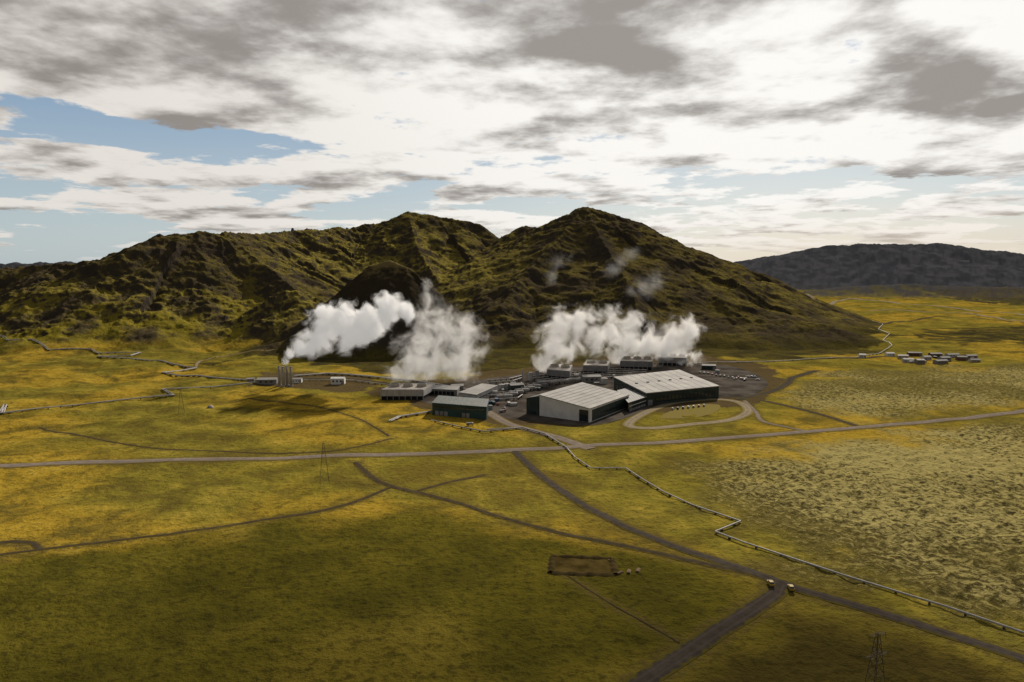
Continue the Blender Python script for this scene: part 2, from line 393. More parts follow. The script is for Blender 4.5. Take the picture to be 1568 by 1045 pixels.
# ground material
m,t,b=newmat('ground_vegetation'); me.materials.append(m)
def at(n): 
    a=t.new('ShaderNodeAttribute',attribute_name=n); return a.outputs['Fac']
geo=t.new('ShaderNodeNewGeometry'); pos=geo.outputs['Position']
sp=t.new('ShaderNodeSeparateXYZ'); t.put(sp.inputs[0],pos); nz=t.new('ShaderNodeSeparateXYZ'); t.put(nz.inputs[0],geo.outputs['Normal'])
nL=at('nL'); nM=t.noise(pos,.03,6,.64,.5); nS=t.noise(pos,.25,4,.72)
gold=t.mix(t.ss(nL,.36,.62),(.345,.228,.026),(.195,.162,.024))
gold=t.mix(t.ss(nM,.44,.66),gold,(.120,.092,.020))
gold=t.mix(t.m('MULTIPLY',t.ss(nM,.5,.28),.6),gold,(.42,.30,.05))
gold=t.mix(t.m('MULTIPLY',at('brown'),t.ss(nM,.3,.55)),gold,(.16,.115,.022))
gold=t.mix(t.m('MULTIPLY',t.ss(nS,.48,.68),.7),gold,(.085,.066,.016))
fgc=t.mix(t.ss(nM,.35,.65),(.084,.072,.011),(.130,.107,.014))  # greener foreground grass, with part of the cloud shade put into its colour
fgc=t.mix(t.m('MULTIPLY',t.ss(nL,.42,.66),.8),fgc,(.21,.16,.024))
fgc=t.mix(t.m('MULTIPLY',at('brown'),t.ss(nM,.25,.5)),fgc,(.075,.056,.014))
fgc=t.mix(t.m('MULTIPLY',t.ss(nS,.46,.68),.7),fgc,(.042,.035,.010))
# moss-covered lava: pale moss humps, dark gaps
n1=t.noise(pos,.30,5,.70,.5); n2=nL
pit=t.ss(t.m('ADD',n1,t.m('MULTIPLY',t.m('SUBTRACT',n2,.5),.25)),.45,.62)
lv=t.mix(pit,(.33,.275,.10),(.070,.057,.024))
lv=t.mix(t.m('MULTIPLY',t.ss(n2,.4,.7),.5),lv,(.20,.16,.04))
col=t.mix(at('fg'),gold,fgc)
lavaf=at('lava')
lf=t.ss(t.m('ADD',lavaf,t.m('MULTIPLY',t.m('SUBTRACT',nM,.5),.9)),.1,1.0)
col=t.mix(lf,col,lv)
mf=t.ss(t.m('ADD',at('moor'),t.m('MULTIPLY',t.m('SUBTRACT',nM,.5),1.0)),.3,.75)
mc=t.mix(t.ss(nM,.4,.65),(.085,.070,.018),(.045,.037,.016))
mc=t.mix(t.ss(nS,.5,.7),mc,(.032,.027,.015))
col=t.mix(mf,col,mc)
col=t.mix(t.m('MULTIPLY',at('verge'),t.ss(nS,.3,.6)),col,(.12,.09,.025))
df=t.ss(t.m('ADD',at('dirt'),t.m('MULTIPLY',t.m('SUBTRACT',nS,.5),1.2)),.4,.75)
col=t.mix(df,col,t.mix(nM,(.055,.040,.022),(.125,.092,.04)))
# hill colours
hn=at('hn'); hn2=t.noise(pos,.07,6,.70,.3)
steep=t.ss(t.m('ADD',nz.outputs[2],t.m('MULTIPLY',t.m('SUBTRACT',hn2,.5),.8)),.89,.73)
hc=t.mix(t.ss(hn,.38,.62),(.080,.062,.034),(.135,.108,.030))
hc=t.mix(t.m('MULTIPLY',at('sunlit_moss'),t.ss(hn,.26,.50)),hc,(.27,.22,.045))
hc=t.mix(t.ss(hn2,.44,.62,0,.72),hc,(.050,.040,.028))
hc=t.mix(t.m('MULTIPLY',steep,.92),hc,t.mix(hn2,(.024,.021,.018),(.070,.057,.044)))
low=t.m('MULTIPLY',t.ss(at('hh'),.50,.06),t.ss(hn,.40,.62))
low=t.m('MULTIPLY',low,t.m('SUBTRACT',1,t.m('MULTIPLY',mf,.95)))
hc=t.mix(t.m('MULTIPLY',low,t.m('SUBTRACT',1,steep)),hc,(.23,.185,.024))
kc=t.mix(hn2,(.022,.019,.015),(.062,.048,.028))
kc=t.mix(t.ss(t.m('ADD',sp.outputs[2],t.m('MULTIPLY',t.m('SUBTRACT',hn2,.5),60)),108,128),kc,(.20,.155,.065))  # tan knob cap, its sunlit top put into the colour by height
hc=t.mix(t.m('MULTIPLY',t.ss(at('knob'),.25,.6),.92),hc,kc)
col=t.mix(t.ss(t.m('ADD',at('hill'),t.m('MULTIPLY',t.m('SUBTRACT',nM,.5),.5)),.12,.6),col,hc)
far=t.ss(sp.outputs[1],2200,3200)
hazec=t.mix(t.ss(hn,.36,.62),(.070,.072,.082),(.040,.044,.056))  # aerial haze painted into the far hills as blue-grey
hazef=t.m('MULTIPLY',far,t.m('MAXIMUM',t.ss(at('hill'),.05,.5),t.m('MULTIPLY',mf,.7)))
hazef=t.m('MULTIPLY',hazef,t.ss(sp.outputs[1],2300,3800,.75,.95))
col=t.mix(hazef,col,hazec)
t.put(b.inputs['Base Color'],col); b.inputs['Roughness'].default_value=1
b.inputs['Specular IOR Level'].default_value=.0
hgt=t.m('ADD',t.m('MULTIPLY',nS,1.9),t.m('ADD',t.m('MULTIPLY',t.m('MULTIPLY',pit,lf),-1.6),t.m('MULTIPLY',t.m('MULTIPLY',hn2,at('hill')),7.)))
t.put(b.inputs['Normal'],t.bump(hgt,.8,1.0))

# ---------------------------------------------------------------- buildings
def V3(p,z): return (p[0],p[1],z)
def lerp(a,b,t): return (a[0]+(b[0]-a[0])*t,a[1]+(b[1]-a[1])*t)
def quad_building(name,gp,hts,wall,roof,parapet=.5,wins=(),over=.5,base=0):
    e=empty(name,(gp[0][0],gp[0][1],base)); 
    off=lambda v:(v[0]-gp[0][0],v[1]-gp[0][1],v[2])
    w=MB().quadprism([off(V3(p,-1)) for p in gp],[off(V3(p,h-.01)) for p,h in zip(gp,hts)]); w.obj('walls',wall,e)
    cx=sum(p[0] for p in gp)/4; cy=sum(p[1] for p in gp)/4
    def out(p,o):
        d=math.hypot(p[0]-cx,p[1]-cy); return (p[0]+(p[0]-cx)/d*o,p[1]+(p[1]-cy)/d*o)
    r=MB().quadprism([off(V3(out(p,over),h)) for p,h in zip(gp,hts)],[off(V3(out(p,over),h+parapet)) for p,h in zip(gp,hts)]); r.obj('roof',roof,e)
    sm=MB(); n=9
    for i in range(1,n):
        t_=i/n; a=lerp(gp[0],gp[1],t_); c=lerp(gp[3],gp[2],t_)
        za=hts[0]+(hts[1]-hts[0])*t_+parapet; zc=hts[3]+(hts[2]-hts[3])*t_+parapet
        sm.cyl(off(V3(a,za+.05)),off(V3(c,zc+.05)),.13,n=4)
    sm.obj('roof_seams',M['grey'],e)
    for k,(side,t0,t1,z0,z1,n,mt) in enumerate(wins):
        a=gp[side]; c=gp[(side+1)%4]; dx,dy=c[0]-a[0],c[1]-a[1]; L=math.hypot(dx,dy); nx,ny=dy/L,-dx/L
        g=MB()
        for i in range(n):
            s0=t0+(t1-t0)*(i+.1)/n; s1=t0+(t1-t0)*(i+.9)/n
            if n==1: s0,s1=t0,t1
            mid=lerp(a,c,(s0+s1)/2); o_=.05+.08*k; g.box(off((mid[0]+nx*o_,mid[1]+ny*o_,(z0+z1)/2)),(L*(s1-s0),.3,z1-z0),math.atan2(dy,dx))
        g.obj('window_band_%d'%k if mt is M['glass'] else 'door_panel_%d'%k,mt,e)
    return e,off
L=G(826,637);Fp=G(903,648);Rr=G(963,624);Bk=(L[0]+Rr[0]-Fp[0],L[1]+Rr[1]-Fp[1])
e,off=quad_building('turbine_hall',[L,Fp,Rr,Bk],[17,11,10.5,17],M['white'],M['roof'],.7,
  [(1,.05,.97,.8,9.8,1,M['dgreen']),(1,.1,.9,3.5,5.5,14,M['glass']),(0,.80,.97,.5,9.8,1,M['glass'])])
q=G(806,634); d=(Bk[0]-L[0],Bk[1]-L[1])
L2=(L[0]-.6,L[1]+.6)
quad_building('service_wing',[q,L2,(L2[0]+d[0]*.9,L2[1]+d[1]*.9),(q[0]+d[0]*.9,q[1]+d[1]*.9)],[13,16,16,13],M['dgreen'],M['dgreen'],.4,[(0,.2,.8,1,3,3,M['glass'])])
a=G(990,603,11);b_=G(1101,592,11);c=G(1040,568,12);dd=G(940,579,12)
e,off=quad_building('turbine_hall',[a,b_,c,dd],[11,11,12.5,12.5],M['dgreen'],M['roof'],.7,
  [(0,.12,.95,2.5,7.5,16,M['glass']),(0,.02,.08,0,5,1,M['grey']),(3,.1,.9,2,8,10,M['glass'])])
ridge=MB()
for i in range(6):
    pnt=lerp(lerp(a,dd,.5),lerp(b_,c,.5),.1+i*.16); ridge.box(off((pnt[0],pnt[1],12.9)),(2.0,2.0,1.0),.3)
ridge.obj('roof_vents',M['grey'],e)
quad_building('visitor_centre',[G(962,632),G(990,622),G(975,604),G(945,612)],[8,8,8,8],M['glass'],M['grey'],.5,[(0,.05,.95,.5,2.5,6,M['grey']),(0,.05,.95,4.8,5.3,1,M['white'])])
tb=[G(662,636),G(745,643),G(748,630),G(672,624)]
e,off=quad_building('workshop_building',tb,[10,10,10,10],M['teal'],M['dgreen'],.5,[(0,.03,.97,6.6,8.4,14,M['glass']),(0,.05,.3,.3,4.0,3,M['grey']),(0,.55,.7,.3,4,2,M['grey'])])
quad_building('warehouse_building',[G(703,613),G(730,617),G(762,602),G(738,599)],[7,7,7,7],M['lgrey'],M['roof'],.5,[(0,.2,.8,.2,4,2,M['grey']),(1,.1,.9,3,4,6,M['glass'])])
quad_building('warehouse_building',[G(655,604),G(700,606),G(704,600),G(660,598)],[5,5,5,5],M['grey'],M['grey'],.5,[(0,.1,.9,.2,3.5,6,M['dark'])])
def cooling_tower(pix_l,pix_r,pix_back,hgt,nf,cas='grey'):
    p0=G(*pix_l);p1=G(*pix_r);bk=G(*pix_back); d=(bk[0]-p1[0],bk[1]-p1[1]); gp=[p0,p1,(p1[0]+d[0],p1[1]+d[1]),(p0[0]+d[0],p0[1]+d[1])]
    e=empty('cooling_tower',(p0[0],p0[1],0)); off=lambda v:(v[0]-p0[0],v[1]-p0[1],v[2])
    cx=sum(p[0] for p in gp)/4; cy=sum(p[1] for p in gp)/4
    MB().quadprism([off(V3(p,-1)) for p in gp],[off(V3(p,hgt*.35)) for p in gp]).obj('louvre_base',M['dark'],e)
    g2=[(cx+(p[0]-cx)*1.03,cy+(p[1]-cy)*1.03) for p in gp]
    MB().quadprism([off(V3(p,hgt*.35)) for p in g2],[off(V3(p,hgt)) for p in g2]).obj('casing',M[cas],e)
    MB().quadprism([off(V3(p,hgt)) for p in gp],[off(V3(p,hgt+.4)) for p in gp]).obj('fan_deck',M['concrete'],e)
    L=math.hypot(p1[0]-p0[0],p1[1]-p0[1]); W=math.hypot(*d)
    rad=min(L/nf,W)*.38; st=MB(); fn=MB()
    for i in range(nf):
        c=lerp(lerp(p0,p1,(i+.5)/nf),lerp(gp[3],gp[2],(i+.5)/nf),.5)
        st.cyl(off(V3(c,hgt+.4)),off(V3(c,hgt+3.2)),rad,rad*.92,20); fn.cyl(off(V3(c,hgt+3.2)),off(V3(c,hgt+3.25)),rad*.85,n=20)
    st.obj('fan_stacks',M['cream'],e); fn.obj('fan_openings',M['dark'],e)
    ps=MB(); n=max(4,int(L/5))
    for i in range(n+1):
        c=lerp(p0,p1,i/n); ps.box(off((c[0],c[1]-.35,hgt*.5)),(.5,.5,hgt),0)
    ps.obj('columns',M['concrete'],e)
    rl=MB()
    for i in range(4):
        A_=gp[i];B_=gp[(i+1)%4]; rl.cyl(off(V3(A_,hgt+1.5)),off(V3(B_,hgt+1.5)),.08,n=4)
    rl.obj('railing',M['steel'],e)
    return e
cooling_tower((584,612),(648,612),(665,602),9,3,'lgrey')
cooling_tower((838,580),(872,583),(876,573),10,2)
cooling_tower((893,573),(930,574),(934,566),10,2)
cooling_tower((950,566),(998,567),(1000,560),10,3)
cooling_tower((1008,560),(1050,561),(1052,555),10,3)
def shed(name,px,py,w,d,h,rot,wall,roof,windows=3):
    x0,y0,z0=GT(px,py); e=empty(name,(x0,y0,z0)); e.rotation_euler=(0,0,rot)
    MB().box((0,0,0),(w,d,h+.5),0,z0=-.5).obj('walls',wall,e)
    ph=d*.18; m_=MB(); o=.3
    v=[(-w/2-o,-d/2-o,h-.05),(w/2+o,-d/2-o,h-.05),(w/2+o,0,h+ph),(-w/2-o,0,h+ph),(w/2+o,d/2+o,h-.05),(-w/2-o,d/2+o,h-.05)]
    m_.v=v+[(a,b,c+.15) for a,b,c in v]; m_.f=[(0,3,2,1),(3,5,4,2),(6,7,8,9),(9,8,10,11),(0,1,7,6),(5,11,10,4),(0,6,9,3),(3,9,11,5),(1,2,8,7),(2,4,10,8),]
    m_.obj('roof',roof,e)
    g=MB(); g.v=[(-w/2,-d/2,h),(-w/2,d/2,h),(-w/2,0,h+ph),(w/2,-d/2,h),(w/2,d/2,h),(w/2,0,h+ph)]; g.f=[(0,2,1),(3,4,5)]; g.obj('gables',wall,e)
    k=MB()
    for i in range(windows): k.box((-w/2+w*(i+.7)/(windows+.6),-d/2-.02,h*.55),(w/windows*.4,.12,h*.3))
    k.obj('windows',M['glass'],e)
    MB().box((w*.38,-d/2-.03,0),(1.2 if w<14 else 3,.12,h*.7),z0=0).obj('door',M['grey'],e)
    return e
shed('pump_house',410,588,20,9,5,.1,M['grey'],M['roof'])
shed('pump_house',518,588,14,7,6,.0,M['white'],M['white'])
shed('valve_shed',455,586,10,6,4,.1,M['white'],M['roof'])
shed('valve_shed',384,585,8,5,3.5,.3,M['concrete'],M['roof'])
shed('service_shed',700,598,12,7,5,.2,M['cream'],M['roof'])
shed('service_shed',790,600,14,8,7,.4,M['dgreen'],M['grey'])
shed('service_shed',830,592,12,7,5,.4,M['grey'],M['grey'])
shed('service_shed',905,585,20,9,6,.2,M['grey'],M['roof'])
shed('service_shed',1085,566,16,8,5,-.2,M['dgreen'],M['grey'])
for i,(px,py,w,mt) in enumerate([(1382,549,16,'cream'),(1400,545,22,'rust'),(1418,551,14,'lgrey'),(1432,546,20,'rust'),(1446,553,18,'grey'),(1458,547,24,'lgrey'),(1472,552,15,'rust'),(1486,549,20,'grey'),(1362,545,14,'white'),(1320,548,10,'white'),(1440,557,22,'grey'),(1492,555,14,'cream'),(1408,557,12,'grey'),(1390,555,16,'lgrey')]):
    shed('camp_hut',px,py,w*.8,7,3.5+random.random()*1.5,random.uniform(-.3,.3),M[mt],M[random.choice(['roof','rust','grey','lgrey'])])
def exhaust_stack(px,py,h,r):
    x0,y0,z0=GT(px,py); e=empty('exhaust_stack',(x0,y0,z0))
    MB().cyl((0,0,-.5),(0,0,h),r,r*.9,16).obj('stack',M['concrete'],e,True)
    MB().cyl((0,0,h),(0,0,h+.6),r*1.15,n=16).obj('rim',M['grey'],e)
    MB().cyl((0,0,-.4),(0,0,1.6),r*1.5,n=12).obj('plinth',M['concrete'],e)
    f=MB(); f.box((r*1.1,0,h/2),(.3,.3,h)); 
    for k in range(5): f.cyl((0,0,h*(k+1)/6),(0,0,h*(k+1)/6+.25),r*1.08,n=12)
    f.obj('ladder_and_rings',M['steel'],e)
for px in(428,434,440,446): exhaust_stack(px,592 if px%4 else 591,20,1.3)
exhaust_stack(800,590,15,.8); exhaust_stack(862,576,12,1.0)
def tank(px,py,r,h,mt):
    x0,y0,z0=GT(px,py); e=empty('storage_tank',(x0,y0,z0))
    MB().cyl((0,0,-.3),(0,0,h),r,n=20).obj('shell',mt,e,False); MB().cyl((0,0,h+.01),(0,0,h+r*.25),r*1.02,r*.1,20).obj('cone_roof',M['roof'],e)
    f=MB().box((r+.3,0,h/2),(.5,.6,h)); f.obj('ladder',M['steel'],e)
for px,py,r,h in[(768,598,3,6),(776,597,3,6),(758,607,2.5,5),(812,583,2,9),(822,580,2,9),(925,588,3.5,6),(750,628,2,4),(1098,572,2.5,4)]: tank(px,py,r,h,M['lgrey'] if px%3 else M['silver'])
def vessel(px,py,rot,L_=14,r=1.6):
    x0,y0,z0=GT(px,py); e=empty('steam_separator',(x0,y0,z0)); e.rotation_euler=(0,0,rot)
    v=MB().cyl((-L_/2,0,3),(L_/2,0,3),r,n=14).cyl((-L_/2-.9,0,3),(-L_/2-.01,0,3),r*.5,r*.95,14).cyl((L_/2+.01,0,3),(L_/2+.9,0,3),r*.95,r*.5,14); v.obj('drum',M['pipe'],e,False)
    MB().box((-L_*.3,0,.8),(1,2.4,2.6)).box((L_*.3,0,.8),(1,2.4,2.6)).obj('saddles',M['concrete'],e)
    MB().cyl((0,0,3+r),(0,0,3+r+1.5),.4,n=8).obj('nozzle',M['steel'],e)
for i in range(7): vessel(772+i*9,612-i*3.2,random.choice([.3,.4,1.8]))
for i in range(4): vessel(842+i*18,590-i*2,.2)
def container(px,py,rot,mt):
    x0,y0,z0=GT(px,py); e=empty('shipping_container',(x0,y0,z0+.15)); e.rotation_euler=(0,0,rot)
    MB().box((0,0,1.3),(6,2.4,2.6)).obj('box_body',mt,e)
    r=MB()
    for i in range(12): r.box((-2.75+i*.5,-1.23,1.3),(.2,.06,2.3)); r.box((-2.75+i*.5,1.23,1.3),(.2,.06,2.3))
    r.obj('corrugations',mt,e)
    c=MB()
    for sx in(-1,1):
        for sy in(-1,1): c.box((sx*3.0,sy*1.2,1.3),(.16,.16,2.7))
    c.obj('corner_posts',M['dsteel'],e)
cols=['lgrey','rust','blue','grey','cream','lgrey','grey','teal']
for i in range(34):
    if i<20: px,py=random.uniform(745,835),random.uniform(588,622)
    elif i<28: px,py=random.uniform(875,940),random.uniform(576,590)
    else: px,py=random.uniform(1390,1490),random.uniform(546,557)
    if 800<px<966 and py>600: continue
    container(px,py,random.choice([.2,.3,1.7,.25]),M[cols[i%8]])
def car(px,py,rot,mt,kind='parked_car'):
    x0,y0,z0=GT(px,py); e=empty(kind,(x0,y0,z0+.38)); e.rotation_euler=(0,0,rot)
    prof=[(-2.2,.35),(2.2,.35),(2.25,.75),(2.1,.95),(1.1,1.05),(-1.9,1.08),(-2.25,.8)]
    b=MB(); b.quadprism([(x_,-.88,z_) for x_,z_ in prof],[(x_,.88,z_) for x_,z_ in prof]); b.obj('body',mt,e)
    pr=[(-1.8,1.06),(1.1,1.04),(.45,1.55),(-1.4,1.58)]
    MB().quadprism([(x_,-.78,z_) for x_,z_ in pr],[(x_,.78,z_) for x_,z_ in pr]).obj('windows',M['glass'],e)
    MB().box((-.5,0,1.62),(1.8,1.4,.06)).obj('roof',mt,e)
    w=MB()
    for sx in(-1.35,1.35):
        for sy in(-.8,.8): w.cyl((sx,sy-.12,.33),(sx,sy+.12,.33),.33,n=12)
    w.obj('wheels',M['rubber'],e)
def truck(px,py,rot,mt,bodymt,sc=.75):
    x0,y0,z0=GT(px,py); e=empty('truck',(x0,y0,z0+.3)); e.rotation_euler=(0,0,rot); e.scale=(sc,sc,sc)
    pr=[(1.8,.7),(3.6,.7),(3.65,1.7),(3.3,2.7),(1.8,2.75)]
    MB().quadprism([(x_,-1.1,z_) for x_,z_ in pr],[(x_,1.1,z_) for x_,z_ in pr]).obj('cab',mt,e)
    MB().box((3.5,0,2.2),(.3,1.9,.8)).obj('windscreen',M['glass'],e)
    MB().box((-1.2,0,.8),(6,2,.3)).obj('chassis',M['dsteel'],e)
    MB().box((-1.2,0,1.9),(5.6,2.3,1.8)).obj('load_body',bodymt,e)
    w=MB()
    for sx in(-3,-1.8,2.6):
        for sy in(-1,1): w.cyl((sx,sy-.15,.5),(sx,sy+.15,.5),.5,n=12)
    w.obj('wheels',M['rubber'],e)
cm=['lgrey','silver','black','red','blue','lgrey','silver']
for i in range(12): car(1072+i*6.2,571+i*1.0+random.random(),random.choice([1.3,1.35]),M[cm[i%7]])
for i in range(8): car(1125+i*5,578+random.random()*6,random.uniform(0,3),M[cm[(i*3)%7]])
for i in range(7): car(1030+i*8,628-i*.9,1.2,M[cm[(i*2)%7]])
for i in range(9): car(random.uniform(760,850),random.uniform(620,640) if i%2 else random.uniform(590,600),random.uniform(0,3),M[cm[i%7]])
car(1211,904,1.4,M['yellow'],'car'); car(1180,897,1.5,M['yellow'],'car')
truck(720,652,.2,M['lgrey'],M['grey']); truck(770,632,.6,M['red'],M['grey'])
truck(1140,582,.2,M['white'],M['cream'])
# ---------------------------------------------------------------- pipelines
def pipeline(pix,r=.5,h=1.3,step=9,name='steam_pipeline',twin=False,mat='pipe'):
    pts=[GT(*p) for p in pix]
    x0,y0,z0=pts[0]; e=empty(name,(x0,y0,z0)); m_=MB(); s_=MB()
    for off in ([-1.0,1.0] if twin else [0]):
        P3=[]
        for a,b in zip(pts[:-1],pts[1:]):
            L=math.hypot(b[0]-a[0],b[1]-a[1]); n=max(1,int(L/25)); nx,ny=-(b[1]-a[1])/L*off,(b[0]-a[0])/L*off
            for k in range(n+(1)): 
                t_=k/n; xx=a[0]+(b[0]-a[0])*t_+nx; yy=a[1]+(b[1]-a[1])*t_+ny
                P3.append((xx,yy))
        zz=height(np.array([p[0] for p in P3]),np.array([p[1] for p in P3]))+h
        Q=[(p[0]-x0,p[1]-y0,z-z0) for p,z in zip(P3,zz)]
        for a,b in zip(Q[:-1],Q[1:]):
            if (Vector(a)-Vector(b)).length<.05: continue
            m_.cyl(a,b,r,n=10)
            L=(Vector(b)-Vector(a)).length; n=max(1,int(L/step))
            if off<=0:
                ang=math.atan2(b[1]-a[1],b[0]-a[0])
                for k in range(n):
                    c=Vector(a).lerp(Vector(b),(k+.5)/n); s_.box((c.x,c.y,c.z-h/2-r*.6),(.4,(2.6 if twin else 1.2)+r,h),ang)
    m_.obj('pipe',M[mat],e); s_.obj('supports',M['dsteel'],e); return e
pipeline([(868,688),(880,702),(905,719),(958,719),(985,737),(1015,755),(1060,776),(1134,801),(1095,817),(1140,834),(1300,887),(1450,933),(1568,973),(1720,1022)],.38,.9)
pipeline([(745,660),(800,657),(835,667),(868,688)],.45,1.1)
pipeline([(660,645),(700,655),(742,663),(800,657)],.45,1.1)
pipeline([(597,647),(612,640),(662,632)],.5,1.2,twin=True)
pipeline([(-80,514),(5,516),(12,522),(50,521),(75,537),(140,536),(150,542),(215,541),(200,546),(150,547),(215,552),(280,562),(300,565),(250,572),(330,580),(365,583),(400,584)],.5,1.2,twin=True)
pipeline([(-80,640),(0,634),(8,620),(4,634),(120,622),(245,608),(265,606),(250,598),(265,597),(330,594),(395,587)],.45,1.2,twin=True)
pipeline([(450,578),(500,574),(560,578),(640,586),(700,596),(750,605)],.7,1.6,twin=True)
pipeline([(465,584),(540,584),(600,592)],.5,1.4)
pipeline([(1056,558),(1200,554),(1310,549),(1345,543),(1366,530),(1352,522),(1362,512),(1345,505),(1352,497),(1335,492)],.42,1.2,step=14)
for i in range(7):
    y_=586+i*5; pipeline([(745,y_),(775+random.random()*20,y_-3),(800,y_-8)],.5,2.2+i%2,name='process_pipework',step=6)
for i in range(5):
    y_=572+i*3; pipeline([(810+i*5,y_+8),(860,y_+3),(940,y_-4),(990,y_-2)],.45,2.5,name='process_pipework',step=6)
# ---------------------------------------------------------------- pylons
def pylon(px,py,h,w,r=.055):
    x0,y0,z0=GT(px,py); e=empty('electricity_pylon',(x0,y0,z0)); e.rotation_euler=(0,0,.35); m_=MB()
    def leg(i,z): 
        k=(1-z/h)*w/2+.35; sx,sy=((-1,-1),(1,-1),(1,1),(-1,1))[i]; return (sx*k,sy*k,z)
    lv=[h*t_ for t_ in(0,.2,.38,.54,.68,.8,.9,1.)]
    for i in range(4):
        for a,b in zip(lv[:-1],lv[1:]):
            m_.cyl(leg(i,a),leg(i,b),r,n=4); m_.cyl(leg(i,a),leg((i+1)%4,b),r*.6,n=4); m_.cyl(leg((i+1)%4,a),leg(i,b),r*.6,n=4); m_.cyl(leg(i,b),leg((i+1)%4,b),r*.6,n=4)
    m_.obj('lattice_tower',M['dsteel'],e)
    a_=MB()
    for z_,l_ in((h*.74,4.0),(h*.98,2.8)):
        for s_ in(-1,1):
            a_.cyl((0,-.4,z_),(s_*l_,0,z_+.2),r*.8,n=4); a_.cyl((0,.4,z_),(s_*l_,0,z_+.2),r*.8,n=4); a_.cyl((0,0,z_+1.1),(s_*l_,0,z_+.2),r*.7,n=4)
            a_.cyl((s_*l_,0,z_+.2),(s_*l_,0,z_-1.2),r,n=5)
    a_.obj('cross_arms',M['dsteel'],e)
pylon(497,742,24,4.5); pylon(278,634,20,4); pylon(1337,1100,24,4.5,.07)
# ---------------------------------------------------------------- excavated pit with berms
def pit():
    c=[GT(*p) for p in [(845,878),(942,881),(936,857),(848,853)]]; e=empty('settling_pit',c[0]); x0,y0,z0=c[0]
    m_=MB()
    for i in range(4):
        a=Vector(c[i]);b=Vector(c[(i+1)%4]); d=(b-a); L=d.length; d.normalize(); n=Vector((-d.y,d.x,0)); N=14
        for k in range(N+1):
            p=a+d*(L*k/N); hh=.8+.3*math.sin(k*1.7+i)
            zt=float(height(np.array([p.x]),np.array([p.y]))[0])
            for o,z_ in((-2.6,-.5),(-.6,hh),(.6,hh*.9),(2.4,-.5)):
                o2=o*(1+.2*math.sin(k*2.3)); m_.v.append((p.x+n.x*o2-x0,p.y+n.y*o2-y0,zt+z_-z0))
        for k in range(N):
            for j in range(3):
                q_=i*(N+1)*4+k*4+j; m_.f.append((q_,q_+4,q_+5,q_+1))
    m_.obj('earth_berm',M['soil'],e,True)
    zz=[c_[2]-z0 for c_ in c]
    MB().quadprism([(p[0]-x0,p[1]-y0,z_-1) for p,z_ in zip(c,zz)],[(p[0]-x0,p[1]-y0,z_+.35) for p,z_ in zip(c,zz)]).obj('pit_floor',M['water'],e)
pit()
for i in range(4):
    x0,y0,z0=GT(935+i*14,858+i*6 if i<1 else 880-i*2); e=empty('timber_pile',(x0,y0,z0)); e.rotation_euler=(0,0,random.uniform(0,1.5)); e.scale=(.6,.6,.6); m_=MB()
    for k in range(5): m_.cyl((-2.5,k*.5-1,.3),(2.5,k*.5-1,.3),.25,n=6)
    for k in range(4): m_.cyl((-2.4,k*.5-.75,.72),(2.6,k*.5-.75,.72),.25,n=6)
    m_.obj('logs',M['wood'],e)
x0,y0,z0=GT(322,625); e=empty('wellhead_dome',(x0,y0,z0)); m_=MB()
for k in range(5):
    a0,a1=k*math.pi/10,(k+1)*math.pi/10; m_.cyl((0,0,2.4*math.sin(a0)),(0,0,2.4*math.sin(a1)),2.8*math.cos(a0),max(.05,2.8*math.cos(a1)),18)
m_.obj('dome_shell',M['lgrey'],e,True); MB().box((0,-2.6,0),(1.2,.6,2),z0=0).obj('door',M['grey'],e)
x0,y0,z0=P(448,350,1725); z0=float(height(np.array([x0]),np.array([y0]))[0]); e=empty('summit_cairn',(x0,y0,z0))
MB().cyl((0,0,-1),(0,0,7),5,2.5,8).obj('stones',M['dsteel'],e)

# ---------------------------------------------------------------- steam plumes (real volumes)
def steam(D,blobs,dens,namp,nscale,k=3.,emis=.25,name='steam_plume',wh=(.97,.97,.97),grow=1.7,step=1.5):
    pts=[]; 
    for (px,py,r) in blobs:
        p=P(px,py,D+random.uniform(-.3,.3)*r*D/F); pts.append((Vector(p),r*D/F*grow))
    o=pts[0][0].copy(); ex=1.05
    mn=[min(p[i]-r*ex for p,r in pts) for i in range(3)]; mx=[max(p[i]+r*ex for p,r in pts) for i in range(3)]
    mn[2]=max(mn[2],1)
    c=[(a+b)/2 for a,b in zip(mn,mx)]; sz=[b-a for a,b in zip(mn,mx)]
    mb=MB().box((c[0]-o.x,c[1]-o.y,c[2]-o.z),sz)
    m=bpy.data.materials.new(name); m.use_nodes=True; t=NT(m.node_tree); t.n.remove(t.n['Principled BSDF'])
    ob=mb.obj(name,m); ob.location=o
    pos=t.new('ShaderNodeTexCoord').outputs['Object']
    f=None
    for p,r in pts:
        d=t.vm('DISTANCE',pos,tuple(p-o)); g=t.m('MULTIPLY_ADD',d,-1/r,1.0)
        f=g if f is None else t.m('SMOOTH_MAX',f,g,.25)
    n=t.noise(pos,nscale,4,.64,.6)
    f=t.m('ADD',f,t.m('MULTIPLY',t.m('SUBTRACT',n,.5),namp))
    f=t.m('MULTIPLY',t.m('SUBTRACT',f,.24),k,clamp=True)
    f=t.m('MULTIPLY',t.m('MULTIPLY',f,f),dens)
    v=t.new('ShaderNodeVolumePrincipled'); v.inputs['Color'].default_value=(*wh,1); v.inputs['Anisotropy'].default_value=.3
    t.put(v.inputs['Density'],f); t.put(v.inputs['Emission Strength'],t.m('MULTIPLY',f,emis)); v.inputs['Emission Color'].default_value=(1,.96,.90,1)  # slight glow added to the steam in place of multiple scattering
    t.l.new(v.outputs[0],t.n['Material Output'].inputs['Volume'])
    m.cycles.volume_step_rate=step
    return ob
steam(700,[(437,551,6),(446,543,10),(460,532,14),(478,518,19),(500,505,25),(518,490,22),(540,508,25),(565,497,24),(498,482,14),(592,478,22),(622,478,15)],.24,2.4,.055,3.0,grow=1.6)
